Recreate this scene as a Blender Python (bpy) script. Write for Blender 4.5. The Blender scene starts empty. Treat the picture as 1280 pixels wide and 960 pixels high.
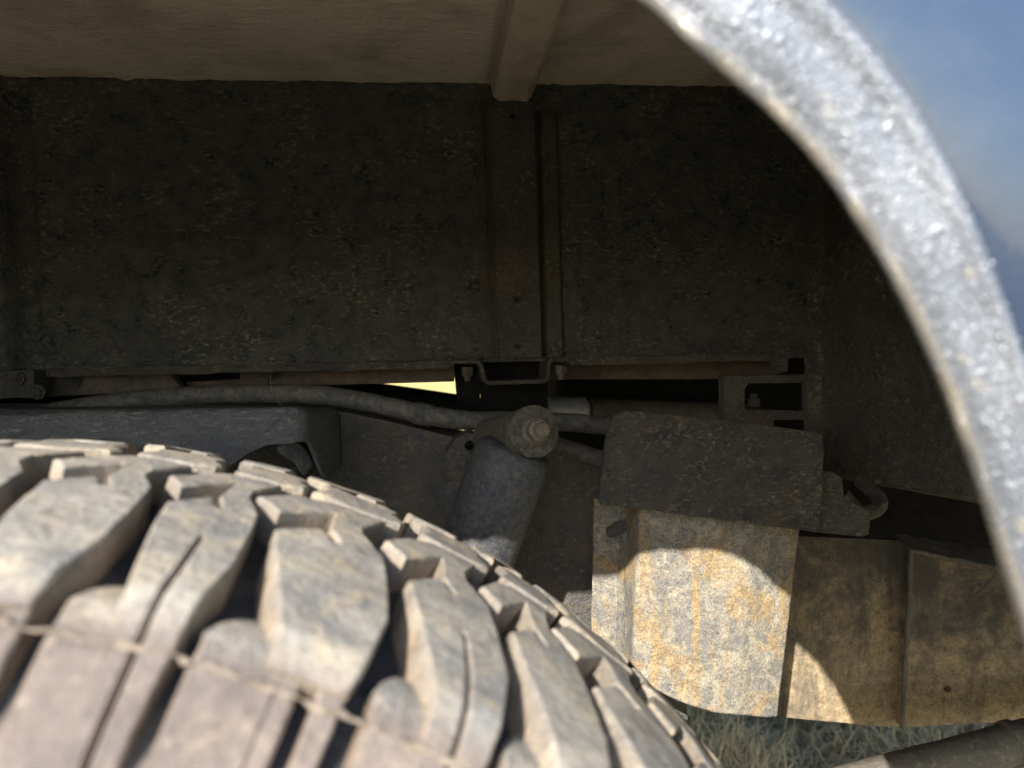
import bpy, bmesh, math, random
from mathutils import Vector, Matrix, noise
random.seed(7)
S = bpy.context.scene
C = bpy.context.collection

# ------------------------------------------------------------------ camera
GZ = 0.836                      # camera height above the ground (ground is z = 0)
FPX = 985.5                     # focal length in pixels of a 1280 wide picture
yaw, pitch, roll = 0.09572, -0.05149, 0.01958
fw = Vector((math.sin(yaw)*math.cos(pitch), math.cos(yaw)*math.cos(pitch), math.sin(pitch)))
rt = fw.cross(Vector((0, 0, 1))).normalized()
up = rt.cross(fw)
r2 = rt*math.cos(roll) - up*math.sin(roll)
u2 = rt*math.sin(roll) + up*math.cos(roll)
cam = bpy.data.cameras.new('camera')
cam.sensor_width = 36.0
cam.lens = FPX/1280*36
cam.clip_start = 0.01
cam.clip_end = 2000
cam.dof.use_dof = True
cam.dof.focus_distance = 0.61
cam.dof.aperture_fstop = 7.6
cam.dof.aperture_blades = 0
co = bpy.data.objects.new('camera', cam)
C.objects.link(co)
M = Matrix(((r2.x, u2.x, -fw.x, 0), (r2.y, u2.y, -fw.y, 0), (r2.z, u2.z, -fw.z, GZ), (0, 0, 0, 1)))
co.matrix_world = M
S.camera = co

# ------------------------------------------------------------------ sky and sun
SUN = Vector((0.50, 1.0, -0.695)).normalized()       # direction the light travels
elev = math.asin(-SUN.z)
azim = math.atan2(-SUN.x, -SUN.y)                     # clockwise from +Y
W = bpy.data.worlds.new('World')
S.world = W
W.use_nodes = True
wn = W.node_tree
bg = wn.nodes['Background']
sky = wn.nodes.new('ShaderNodeTexSky')
sky.sky_type = 'NISHITA'
sky.sun_disc = False
sky.sun_elevation = elev
sky.sun_rotation = azim
wn.links.new(sky.outputs[0], bg.inputs[0])
bg.inputs[1].default_value = 0.15
sl = bpy.data.lights.new('sun', 'SUN')
sl.energy = 5.0
sl.angle = math.radians(0.53)
sl.color = (1.0, 0.94, 0.85)
so = bpy.data.objects.new('sun', sl)
C.objects.link(so)
so.location = (-2, -4, 4)
so.rotation_euler = SUN.to_track_quat('-Z', 'Y').to_euler()
S.view_settings.view_transform = 'Standard'
S.view_settings.look = 'None'
S.view_settings.gamma = 1
S.view_settings.use_curve_mapping = False
S.view_settings.exposure = 1.35
S.render.engine = 'CYCLES'
S.cycles.max_bounces = 6
S.cycles.diffuse_bounces = 5
S.cycles.sample_clamp_indirect = 4.0
S.cycles.use_denoising = True


def at(u, v, Y):
    """world point seen at photo pixel (u, v), Y metres in front of the lens"""
    d = fw + r2*((u-640)/FPX) - u2*((v-480)/FPX)
    p = d*(Y/d.y)
    return Vector((p.x, p.y, p.z+GZ))


# ------------------------------------------------------------------ materials
def nd(nt, t, **k):
    n = nt.nodes.new(t)
    for a, b in k.items():
        setattr(n, a, b)
    return n


class Mat:
    def __init__(s, name):
        s.m = bpy.data.materials.new(name)
        s.m.use_nodes = True
        s.nt = s.m.node_tree
        s.b = s.nt.nodes['Principled BSDF']
        g = nd(s.nt, 'ShaderNodeNewGeometry')
        s.pos = g.outputs['Position']

    def L(s, a, b):
        s.nt.links.new(a, b)

    def mapping(s, scale=(1, 1, 1), rot=(0, 0, 0), src=None):
        m = nd(s.nt, 'ShaderNodeMapping')
        m.inputs['Scale'].default_value = scale
        m.inputs['Rotation'].default_value = rot
        s.L(src or s.pos, m.inputs['Vector'])
        return m.outputs[0]

    def noise(s, scale, detail=6, rough=.6, dist=0., vec=None):
        n = nd(s.nt, 'ShaderNodeTexNoise')
        n.inputs['Scale'].default_value = scale
        n.inputs['Detail'].default_value = min(detail, 5)
        n.inputs['Roughness'].default_value = rough
        n.inputs['Distortion'].default_value = dist
        s.L(vec or s.pos, n.inputs['Vector'])
        return n.outputs[0]

    def voro(s, scale, vec=None, feature='F1', out='Distance'):
        n = nd(s.nt, 'ShaderNodeTexVoronoi', feature=feature)
        n.inputs['Scale'].default_value = scale
        s.L(vec or s.pos, n.inputs['Vector'])
        return n.outputs[out]

    def ramp(s, src, stops):
        n = nd(s.nt, 'ShaderNodeValToRGB')
        e = n.color_ramp.elements
        while len(e) > 1:
            e.remove(e[-1])
        for i, (p, c) in enumerate(stops):
            k = e[0] if i == 0 else e.new(p)
            k.position = p
            c = (c, c, c) if not hasattr(c, '__len__') else c
            k.color = (*c, 1)
        s.L(src, n.inputs[0])
        return n.outputs[0]

    def mix(s, f, a, b, mode='MIX'):
        n = nd(s.nt, 'ShaderNodeMix', data_type='RGBA', blend_type=mode)
        for sock, val in ((n.inputs[0], f), (n.inputs[6], a), (n.inputs[7], b)):
            if hasattr(val, 'is_linked'):
                s.L(val, sock)
            elif hasattr(val, '__len__'):
                sock.default_value = (*val, 1)
            else:
                sock.default_value = val
        return n.outputs[2]

    def math(s, op, a, b=0., clamp=False):
        n = nd(s.nt, 'ShaderNodeMath', operation=op, use_clamp=clamp)
        for sock, val in ((n.inputs[0], a), (n.inputs[1], b)):
            if hasattr(val, 'is_linked'):
                s.L(val, sock)
            else:
                sock.default_value = val
        return n.outputs[0]

    def attr(s, name):
        return nd(s.nt, 'ShaderNodeAttribute', attribute_name=name).outputs['Fac']

    def bump(s, h, dist, strength=1., nrm=None):
        n = nd(s.nt, 'ShaderNodeBump')
        n.inputs['Distance'].default_value = dist
        n.inputs['Strength'].default_value = strength
        s.L(h, n.inputs['Height'])
        if nrm:
            s.L(nrm, n.inputs['Normal'])
        return n.outputs[0]

    def out(s, col, rough=.8, nrm=None, metal=0., spec=.4, coat=0.):
        for k, v in (('Base Color', col), ('Roughness', rough), ('Metallic', metal), ('Specular IOR Level', spec), ('Coat Weight', coat)):
            sock = s.b.inputs[k]
            if hasattr(v, 'is_linked'):
                s.L(v, sock)
            elif hasattr(v, '__len__'):
                sock.default_value = (*v, 1)
            else:
                sock.default_value = v
        if nrm:
            s.L(nrm, s.b.inputs['Normal'])
        return s.m


def undercoat(name, base, dust, amount=.5, scale=1., stretch=(1, 1, 2.2), coarse=.45, relief=.0012, rough=.72, rust=None, mottle=None):
    """sprayed, wrinkled stone-guard coat with dust caught on its ridges"""
    m = Mat(name)
    v = m.mapping(stretch)
    n1 = m.noise(150*scale, 7, .66, .25, v)
    ridge = m.ramp(n1, [(.50, 0), (.57, .45), (.66, 1)])
    patch = m.ramp(m.noise(16*scale, 5, .6), [(coarse-.08, 0), (coarse+.22, 1)])
    fine = m.noise(900, 3, .7)
    speck = m.ramp(m.voro(620*scale), [(0, 1), (.16, .5), (.26, 0)])
    speckm = m.math('MULTIPLY', speck, m.ramp(m.noise(140*scale, 2), [(.52, 0), (.66, 1)]))
    f = m.math('MULTIPLY', ridge, m.math('ADD', m.math('MULTIPLY', patch, .85), .15))
    f = m.math('ADD', m.math('MULTIPLY', f, amount*1.3), m.math('MULTIPLY', speckm, amount), True)
    film = m.math('MULTIPLY', m.ramp(m.noise(34*scale, 6, .65, .4), [(.35, 0), (.75, 1)]), amount*.45)
    f = m.math('MAXIMUM', f, film)
    col = m.mix(f, base, dust)
    if rust:
        rf = m.math('MULTIPLY', m.ramp(m.noise(26*scale, 7, .7, .8), [(.48, 0), (.66, 1)]), .6)
        col = m.mix(rf, col, rust)
    col = m.mix(m.math('MULTIPLY', m.math('SUBTRACT', fine, .3), .5, True), col, tuple(x*.45 for x in base))
    if mottle:
        mf = m.math('MULTIPLY', m.ramp(m.noise(13, 5, .6, .6), [(.47, 0), (.64, 1)]), .6)
        mf = m.math('MAXIMUM', mf, m.math('MULTIPLY', m.ramp(m.noise(70, 5, .7, .3, m.mapping((.5, 1, 1))), [(.58, 0), (.70, 1)]), .5))
        col = m.mix(mf, col, mottle)
    h = m.math('ADD', m.math('MULTIPLY', n1, 1.5), m.math('ADD', m.math('MULTIPLY', m.noise(330*scale, 4, .6), .7), m.math('MULTIPLY', fine, .18)))
    return m.out(col, m.ramp(f, [(0, rough-.16), (1, .95)]), m.bump(h, relief))


def plain(name, base, rough=.6, metal=0., var=.35, scale=60, dust=None, damt=.4, relief=.0004):
    m = Mat(name)
    n = m.noise(scale, 7, .65, .3)
    col = m.mix(m.ramp(n, [(.3, 0), (.7, 1)]), tuple(x*(1-var) for x in base), tuple(min(1, x*(1+var)) for x in base))
    if dust:
        d = m.math('MULTIPLY', m.ramp(m.noise(scale*2.3, 8, .75, .5), [(.42, 0), (.68, 1)]), damt)
        sp = m.math('MULTIPLY', m.ramp(m.voro(700), [(0, 1), (.25, 0)]), damt*.7)
        col = m.mix(m.math('MAXIMUM', d, sp), col, dust)
    return m.out(col, m.ramp(m.noise(scale*3, 4), [(.3, rough-.1), (.7, min(1, rough+.15))]), m.bump(m.noise(520, 5, .7), relief), metal)


TAN = (.40, .33, .23)
MT = {}
MT['panel'] = undercoat('black_stone_guard', (.040, .047, .052), (.42, .38, .30), .62, 1.8, (.7, 1, 1.25), .45, .0030, .42)
MT['endwall'] = undercoat('dusty_stone_guard', (.055, .054, .050), (.40, .34, .24), .5, 1.1, (1, .7, 1.2), .42, .004, .6)
MT['ceiling'] = undercoat('brown_dust_bounce', (.57, .49, .43), (.64, .57, .51), .4, .8, (.35, 1, 1), .45, .002, .85, None, (.27, .22, .20))  # dusty brown, albedo raised to stand in for bounced light
MT['ceilrib'] = undercoat('brown_rib_dust', (.52, .44, .37), (.62, .54, .46), .5, 1.3, (1, .6, 1), .42, .0025, .8, None, (.28, .22, .18))
MT['rib'] = undercoat('rib_stone_guard', (.052, .050, .047), (.34, .29, .20), .45, 1.2, (1, 1, 1.4), .45, .003, .6)
MT['seal'] = undercoat('dusty_sealant', (.062, .062, .060), (.34, .29, .22), .6, 1.5, (.6, 1, 1.6), .36, .003, .6)
MT['rail'] = undercoat('chassis_black', (.062, .063, .064), (.36, .31, .23), .5, 1.3, (1, 1, 1.2), .45, .0025, .6, (.15, .11, .07))
MT['bracket'] = undercoat('bracket_grey', (.135, .14, .15), (.46, .44, .41), .6, 1.5, (.7, 1, 1.5), .38, .005, .7)
MT['flap'] = undercoat('crumbly_rubber', (.082, .085, .09), (.50, .43, .32), .62, 2.1, (.7, 1, 1.2), .36, .008, .7, (.16, .125, .085))
MT['sill'] = plain('rusty_sill', (.062, .049, .039), .7, 0, .4, 50, (.20, .15, .10), .3)
MT['shade_black'] = plain('shade_black_metal', (.010, .010, .010), .8, 0, .4, 40, (.05, .04, .03), .08)  # black metal with underbody shade put into its near-black tone
MT['shade_black'].node_tree.nodes['Principled BSDF'].inputs['Specular IOR Level'].default_value = .05
MT['shock'] = plain('dusty_blue_black_paint', (.034, .041, .054), .45, 0, .2, 110, (.22, .185, .14), .42, .0009)
MT['rubber'] = plain('hose_rubber', (.056, .056, .055), .65, 0, .3, 70, (.27, .24, .19), .4)
MT['steel'] = plain('dull_steel', (.12, .108, .092), .6, .2, .4, 110, (.28, .22, .15), .6, .0015)
MT['dark_rubber'] = plain('bushing_rubber', (.055, .053, .050), .7, 0, .4, 110, (.26, .215, .15), .5, .0022)
MT['tank'] = plain('pale_tank', (.42, .43, .46), .35, .3, .2, 20, (.2, .16, .11), .6)
MT['tube'] = undercoat('tube_dust', (.098, .088, .074), (.32, .27, .20), .5, 1.3, (1, 1, 1), .36, .0008, .75)


def plate_material():
    m = Mat('weathered_plate')
    grain = m.noise(640, 4, .7)
    mid = m.noise(170, 5, .7, .4)
    patch = m.noise(26, 5, .64, .6)
    streak = m.noise(24, 5, .6, .4, m.mapping((3.2, 1, .22)))
    g = m.math('ADD', m.math('MULTIPLY', grain, .6), m.math('MULTIPLY', mid, .4))
    gr_ = m.ramp(g, [(.40, 0), (.60, 1)])
    col = m.mix(gr_, (.095, .094, .092), (.235, .220, .190))
    cream = m.math('MULTIPLY', m.ramp(m.noise(48, 5, .72, .7), [(.47, 0), (.59, 1)]), .68)
    col = m.mix(cream, col, m.mix(gr_, (.20, .18, .14), (.42, .375, .275)))
    och = m.mix(gr_, (.165, .105, .048), (.40, .285, .135))
    f = m.math('MAXIMUM', m.math('MULTIPLY', m.ramp(patch, [(.52, 0), (.62, 1)]), .7), m.ramp(streak, [(.56, 0), (.66, .9)]))
    col = m.mix(f, col, och)
    rust = m.math('MULTIPLY', m.ramp(m.noise(60, 5, .7, .8), [(.60, 0), (.70, 1)]), .5)
    col = m.mix(rust, col, (.22, .11, .045))
    flake = m.ramp(m.noise(110, 5, .75, .3, m.mapping((.5, 1, 1.6))), [(.62, 0), (.68, .6)])
    col = m.mix(flake, col, (.10, .095, .085))
    pit = m.ramp(m.voro(150), [(0, 1), (.10, .6), (.17, 0)])
    col = m.mix(m.math('MULTIPLY', pit, m.ramp(m.noise(70, 3), [(.5, 0), (.6, .8)])), col, (.07, .066, .06))
    h = m.math('ADD', m.math('MULTIPLY', grain, .5), m.math('ADD', mid, m.math('MULTIPLY', flake, .3)))
    return m.out(col, .88, m.bump(h, .0014), 0, .25)


MT['plate'] = plate_material()


def deep_material():
    m = Mat('brown_dusty_plate')
    grain = m.math('ADD', m.math('MULTIPLY', m.noise(420, 5, .7), .5), m.math('MULTIPLY', m.noise(120, 5, .7), .5))
    patch = m.noise(17, 7, .66, .6)
    v = m.noise(12, 6, .6, .4, m.mapping((2.6, 1, .5)))
    a = m.mix(m.ramp(grain, [(.36, 0), (.62, 1)]), (.060, .054, .048), (.125, .109, .089))
    b = m.mix(m.ramp(grain, [(.38, 0), (.60, 1)]), (.140, .106, .068), (.36, .28, .172))
    sz = nd(m.nt, 'ShaderNodeSeparateXYZ')
    m.L(m.pos, sz.inputs[0])
    mud_sunlift = m.math('MULTIPLY', m.math('SUBTRACT', GZ-.235, sz.outputs[2]), 1.7)  # ochre mud low down, also brightening the sunlit corner through colour
    col = m.mix(m.ramp(m.math('ADD', patch, m.math('MAXIMUM', mud_sunlift, -.06)), [(.46, 0), (.66, 1)]), a, b)
    col = m.mix(m.math('MULTIPLY', m.ramp(v, [(.50, 0), (.62, 1)]), .75), col, (.066, .060, .054))
    col = m.mix(m.math('MULTIPLY', m.ramp(m.voro(360), [(0, 1), (.2, 0)]), .25), col, (.36, .30, .22))
    h = m.math('ADD', m.math('MULTIPLY', grain, .6), m.noise(90, 5, .6))
    return m.out(col, .86, m.bump(h, .0022), 0, .25)


MT['deep'] = deep_material()


def tyre_material():
    m = Mat('dusty_tyre_rubber')
    wall, side = m.attr('wall'), m.attr('side')
    n = m.noise(30, 8, .68, .5)
    f = m.noise(260, 6, .75)
    st = m.noise(48, 8, .72, .4, m.mapping((.6, 1.5, 1.5)))
    top = m.mix(m.ramp(n, [(.38, 0), (.62, 1)]), (.200, .195, .186), (.325, .297, .250))
    top = m.mix(m.ramp(m.noise(42, 7, .7, .8), [(.50, 0), (.64, .7)]), top, (.38, .315, .215))
    top = m.mix(m.ramp(st, [(.52, 0), (.66, .75)]), top, (.120, .120, .121))
    walls = m.mix(m.ramp(n, [(.38, 0), (.62, 1)]), (.165, .115, .075), (.31, .225, .145))
    sides = m.mix(m.ramp(n, [(.38, 0), (.62, 1)]), (.108, .088, .080), (.185, .153, .135))
    sides = m.mix(m.ramp(m.noise(55, 7, .7, .4), [(.54, 0), (.68, .6)]), sides, (.27, .215, .165))
    sides = m.mix(m.ramp(st, [(.54, 0), (.68, .6)]), sides, (.088, .077, .075))
    col = m.mix(side, top, sides)
    col = m.mix(m.math('MULTIPLY', wall, .85), col, walls)
    col = m.mix(m.ramp(f, [(.34, .6), (.50, 0)]), col, (.12, .105, .09))
    col = m.mix(m.ramp(m.noise(150, 5, .7), [(.60, 0), (.72, .5)]), col, (.46, .40, .31))
    h = m.math('ADD', m.math('MULTIPLY', f, .8), m.math('ADD', m.noise(60, 6, .65), m.math('MULTIPLY', st, .8)))
    return m.out(col, .80, m.bump(h, .0022), 0, .35)


MT['lug'] = tyre_material()


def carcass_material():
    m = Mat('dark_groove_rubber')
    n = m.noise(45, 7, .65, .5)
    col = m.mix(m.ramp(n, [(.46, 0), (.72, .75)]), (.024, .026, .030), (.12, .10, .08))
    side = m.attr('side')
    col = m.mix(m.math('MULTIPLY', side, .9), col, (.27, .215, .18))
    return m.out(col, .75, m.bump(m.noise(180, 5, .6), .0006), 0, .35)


MT['carcass'] = carcass_material()


def flare_material():
    m = Mat('gritty_grey_paint')
    big = m.noise(26, 5, .6)
    v = m.voro(1000)
    grit = m.ramp(v, [(0, 1), (.5, .25), (.8, 0)])
    grit2 = m.math('MULTIPLY', m.ramp(m.voro(210), [(0, 1), (.30, .1), (.4, 0)]), m.ramp(m.noise(55, 3), [(.52, 0), (.60, 1)]))
    col = m.mix(m.ramp(big, [(.35, 0), (.66, 1)]), (.135, .150, .182), (.20, .215, .25))
    col = m.mix(m.ramp(m.noise(120, 5, .7), [(.50, 0), (.72, .4)]), col, (.12, .125, .135))
    col = m.mix(m.ramp(m.noise(70, 5, .6, .5), [(.62, 0), (.74, .45)]), col, (.44, .37, .26))
    h = m.math('ADD', m.math('MULTIPLY', grit, .45), m.math('ADD', m.math('MULTIPLY', grit2, .8), m.math('MULTIPLY', m.noise(620, 5, .7), .5)))
    lipf = m.attr('lip')
    col = m.mix(m.math('MULTIPLY', lipf, m.ramp(m.noise(90, 5, .7), [(.35, .2), (.62, .75)])), col, (.27, .235, .175))
    return m.out(col, m.ramp(m.noise(200, 3), [(.3, .20), (.7, .38)]), m.bump(h, .0005), .55, .6)


MT['flare'] = flare_material()


def body_material():
    m = Mat('dark_blue_grey_paint')
    d = m.math('MULTIPLY', m.ramp(m.noise(40, 7, .7, .4), [(.48, 0), (.75, 1)]), .10)
    sp = m.math('MULTIPLY', m.ramp(m.voro(240), [(0, 1), (.14, 0)]), m.ramp(m.noise(60, 3), [(.5, 0), (.6, 1)]))
    col = m.mix(m.math('MAXIMUM', d, m.math('MULTIPLY', sp, .5)), (.022, .038, .075), (.17, .17, .18))
    return m.out(col, m.ramp(m.noise(30, 6, .6), [(.35, .12), (.7, .17)]), m.bump(m.noise(400, 3, .6), .0001), .22, .5, 1.)


MT['body'] = body_material()


# ------------------------------------------------------------------ mesh helpers
def tag(o, label=None, cat=None, group=None, kind=None):
    for k, v in (('label', label), ('category', cat), ('group', group), ('kind', kind)):
        if v:
            o[k] = v
    return o


def finish(name, me, mat, parent, label=None, angle=35):
    if mat:
        me.materials.append(mat)
    for p in me.polygons:
        p.use_smooth = True
    me.set_sharp_from_angle(angle=math.radians(angle))
    o = bpy.data.objects.new(name, me)
    C.objects.link(o)
    if parent:
        o.parent = parent
    if label:
        o['label'] = label
    return o


def from_bm(name, bm, mat, parent, label=None, angle=35, normals=True):
    if normals:
        bmesh.ops.recalc_face_normals(bm, faces=bm.faces)
    me = bpy.data.meshes.new(name)
    bm.to_mesh(me)
    bm.free()
    return finish(name, me, mat, parent, label, angle)


def fbm(p, s, o=4):
    return noise.fractal(p*s, .9, 2.1, o, noise_basis='PERLIN_ORIGINAL')


def rough_disp(p, amp, s=60.):
    return amp*(fbm(p, s, 4))


def add_grid(bm, fn, nu, nv):
    """fn(i/nu, j/nv) -> Vector"""
    vs = [[bm.verts.new(fn(i/nu, j/nv)) for i in range(nu+1)] for j in range(nv+1)]
    for j in range(nv):
        for i in range(nu):
            bm.faces.new((vs[j][i], vs[j][i+1], vs[j+1][i+1], vs[j+1][i]))
    return vs


def sheet(name, fn, nu, nv, mat, parent, label=None, thick=.003, offset=1., angle=50, flip=False):
    bm = bmesh.new()
    add_grid(bm, fn, nu, nv)
    if flip:
        bmesh.ops.reverse_faces(bm, faces=bm.faces)
    o = from_bm(name, bm, mat, parent, label, angle, False)
    md = o.modifiers.new('thickness', 'SOLIDIFY')
    md.thickness = thick
    md.offset = offset
    return o


def add_box(bm, x0, x1, y0, y1, z0, z1):
    v = [bm.verts.new((x, y, z)) for x in (x0, x1) for y in (y0, y1) for z in (z0, z1)]
    for f in ((0, 1, 3, 2), (4, 6, 7, 5), (0, 4, 5, 1), (2, 3, 7, 6), (0, 2, 6, 4), (1, 5, 7, 3)):
        bm.faces.new([v[i] for i in f])


def bevel_all(bm, w, seg=2):
    bmesh.ops.bevel(bm, geom=bm.edges[:], offset=w, segments=seg, profile=.6, affect='EDGES', clamp_overlap=True)


def box(name, x0, x1, y0, y1, z0, z1, mat, parent, label=None, bev=.002):
    bm = bmesh.new()
    add_box(bm, x0, x1, y0, y1, z0, z1)
    if bev:
        bevel_all(bm, bev)
    return from_bm(name, bm, mat, parent, label)


def frame_of(d):
    d = d.normalized()
    a = d.cross(Vector((0, 0, 1)))
    if a.length < 1e-3:
        a = d.cross(Vector((1, 0, 0)))
    a.normalize()
    return a, d.cross(a).normalized()


def add_lathe(bm, p0, axis, prof, seg=40, jit=0.):
    """prof: list of (distance along axis, radius)"""
    axis = axis.normalized()
    a, b = frame_of(axis)
    rings = []
    for t, r in prof:
        ring = []
        for k in range(seg):
            th = 2*math.pi*k/seg
            p = p0 + axis*t + (a*math.cos(th)+b*math.sin(th))*r
            if jit:
                p = p + (a*math.cos(th)+b*math.sin(th))*rough_disp(p, jit, 90)
            ring.append(bm.verts.new(p))
        rings.append(ring)
    for q, w in zip(rings, rings[1:]):
        for k in range(seg):
            bm.faces.new((q[k], q[(k+1) % seg], w[(k+1) % seg], w[k]))
    bm.faces.new(rings[0][::-1])
    bm.faces.new(rings[-1])


def lathe(name, p0, axis, prof, mat, parent, label=None, seg=40, jit=0., angle=35):
    bm = bmesh.new()
    add_lathe(bm, p0, axis, prof, seg, jit)
    return from_bm(name, bm, mat, parent, label, angle)


def catmull(pts, n):
    out = []
    P = [pts[0]*2-pts[1]]+list(pts)+[pts[-1]*2-pts[-2]]
    for i in range(1, len(P)-2):
        for k in range(n):
            t = k/n
            a, b, c, d = P[i-1], P[i], P[i+1], P[i+2]
            out.append(.5*((2*b)+(c-a)*t+(2*a-5*b+4*c-d)*t*t+(3*b-a-3*c+d)*t**3))
    out.append(P[-2].copy())
    return out


def tube(name, pts, r, mat, parent, label=None, seg=20, n=8, jit=0.):
    pts = catmull([Vector(p) for p in pts], n)
    bm = bmesh.new()
    rings = []
    for i, p in enumerate(pts):
        d = (pts[min(i+1, len(pts)-1)]-pts[max(i-1, 0)])
        a, b = frame_of(d)
        rr = r(i/(len(pts)-1)) if callable(r) else r
        ring = []
        for k in range(seg):
            th = 2*math.pi*k/seg
            n_ = a*math.cos(th)+b*math.sin(th)
            ring.append(bm.verts.new(p+n_*(rr+(rough_disp(p+n_*rr, jit, 70) if jit else 0))))
        rings.append(ring)
    for q, w in zip(rings, rings[1:]):
        for k in range(seg):
            bm.faces.new((q[k], q[(k+1) % seg], w[(k+1) % seg], w[k]))
    bm.faces.new(rings[0][::-1])
    bm.faces.new(rings[-1])
    return from_bm(name, bm, mat, parent, label)


def plate(name, outline, thick, mat, parent, label=None, holes=(), cell=.006, jit=0., js=60., yfn=None, angle=40):
    """flat piece: outline of world points (any Y); extruded back along +Y, holes = (x, z, radius)"""
    bm = bmesh.new()
    ys = [p.y for p in outline]
    edges = []
    vs = [bm.verts.new((p.x, 0, p.z)) for p in outline]
    edges += [bm.edges.new((vs[i], vs[(i+1) % len(vs)])) for i in range(len(vs))]
    for hx, hz, hr in holes:
        hv = [bm.verts.new((hx+hr*math.cos(k*math.pi/6), 0, hz+hr*math.sin(k*math.pi/6))) for k in range(12)]
        edges += [bm.edges.new((hv[i], hv[(i+1) % 12])) for i in range(12)]
    bmesh.ops.triangle_fill(bm, edges=edges, use_beauty=True)
    xs = [p.x for p in outline]
    zs = [p.z for p in outline]
    for ax, lo, hi in ((Vector((1, 0, 0)), min(xs), max(xs)), (Vector((0, 0, 1)), min(zs), max(zs))):
        n = int((hi-lo)/cell)
        for k in range(1, n):
            c = lo+(hi-lo)*k/n
            bmesh.ops.bisect_plane(bm, geom=bm.verts[:]+bm.edges[:]+bm.faces[:], plane_co=ax*c, plane_no=ax)
    # depth: least-squares plane through the outline points, or yfn
    if yfn is None:
        n = len(outline)
        mx, mz, my = sum(xs)/n, sum(zs)/n, sum(ys)/n
        sxx = sum((x-mx)**2 for x in xs)
        szz = sum((z-mz)**2 for z in zs)
        sxz = sum((x-mx)*(z-mz) for x, z in zip(xs, zs))
        sxy = sum((x-mx)*(y-my) for x, y in zip(xs, ys))
        szy = sum((z-mz)*(y-my) for z, y in zip(zs, ys))
        D = sxx*szz-sxz*sxz
        ga, gb = (sxy*szz-szy*sxz)/D, (szy*sxx-sxy*sxz)/D

        def yfn(x, z): return my+ga*(x-mx)+gb*(z-mz)
    front = bm.faces[:]
    r = bmesh.ops.extrude_face_region(bm, geom=front)
    back = [g for g in r['geom'] if isinstance(g, bmesh.types.BMVert)]
    bset = set(back)
    for v in bm.verts:
        p = Vector((v.co.x, 0, v.co.z))
        y = yfn(p.x, p.z)
        d = rough_disp(Vector((p.x, y, p.z)), jit, js) if jit else 0
        v.co.y = y+d+(thick if v in bset else 0)
    bmesh.ops.delete(bm, geom=[f for f in front if not f.is_valid], context='FACES') if False else None
    return from_bm(name, bm, mat, parent, label, angle)


def hexbolt(name, p, r, h, parent, mat, axis=Vector((0, -1, 0)), washer=True, label=None):
    """hexagon head on a washer, pointing along axis"""
    bm = bmesh.new()
    if washer:
        add_lathe(bm, p-axis*.001, axis, [(0, r*1.5), (.0024, r*1.5), (.003, r*1.4)], 28)
    add_lathe(bm, p, axis, [(0, r), (h*.85, r), (h, r*.86)], 6)
    add_lathe(bm, p, axis, [(0, r*.55), (h*1.45, r*.55), (h*1.6, r*.42)], 18)
    return from_bm(name, bm, mat, parent, label, 30)


# ------------------------------------------------------------------ ground
gm = Mat('dry_ground')
n1 = gm.noise(3.0, 8, .7)
gc = gm.mix(gm.ramp(n1, [(.35, 0), (.65, 1)]), (.30, .235, .09), (.52, .40, .15))
gc = gm.mix(gm.ramp(gm.noise(.35, 5, .6), [(.40, 0), (.62, .7)]), gc, (.58, .44, .16))
sx = nd(gm.nt, 'ShaderNodeSeparateXYZ')
gm.L(gm.pos, sx.inputs[0])
farf = gm.ramp(gm.math('ADD', gm.math('DIVIDE', sx.outputs[1], 20.), gm.math('MULTIPLY', gm.noise(.5, 4), .2)), [(.26, 0), (.42, 1)])
gc = gm.mix(farf, gm.mix(gm.ramp(n1, [(.35, 0), (.65, 1)]), (.15, .14, .085), (.31, .27, .165)), gc)
gm.out(gc, .95, gm.bump(gm.noise(60, 6, .7), .01), 0, .1)
bm = bmesh.new()
for ring in [0]:
    def gfn(a, b):
        x, y = (a*2-1), (b*2-1)
        X = math.copysign(abs(x)**3*400, x)
        Y = math.copysign(abs(y)**3*400, y)+1
        return Vector((X, Y, .02*fbm(Vector((X, Y, 0)), .8, 4)-.015))
    add_grid(bm, gfn, 120, 120)
o = from_bm('ground', bm, gm.m, None, None, 60, False)
tag(o, 'dry straw-coloured ground reaching away under and beyond the vehicle', None, None, 'structure')

gr = Mat('grass_blades')
tone = gr.attr('tone')
gr.out(gr.mix(tone, gr.mix(gr.ramp(gr.noise(9, 4), [(.4, 0), (.6, 1)]), (.165, .150, .085), (.25, .215, .13)), (.52, .43, .27)), .8, None, 0, .25)
verts, faces, tones = [], [], []
rg = random.Random(3)


def blade(x, y, h, w, lean, az, t, base=0.):
    i = len(verts)
    dx, dy = math.cos(az), math.sin(az)
    px, py = -dy*w, dx*w
    for k, (hh, ww) in enumerate(((0, 1), (.55, .8), (1, .12))):
        ox, oy = dx*lean*hh*hh, dy*lean*hh*hh
        verts.append((x+ox-px*ww, y+oy-py*ww, base+h*hh))
        verts.append((x+ox+px*ww, y+oy+py*ww, base+h*hh))
        tones.extend((t, t))
    faces.append((i, i+1, i+3, i+2))
    faces.append((i+2, i+3, i+5, i+4))


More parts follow.
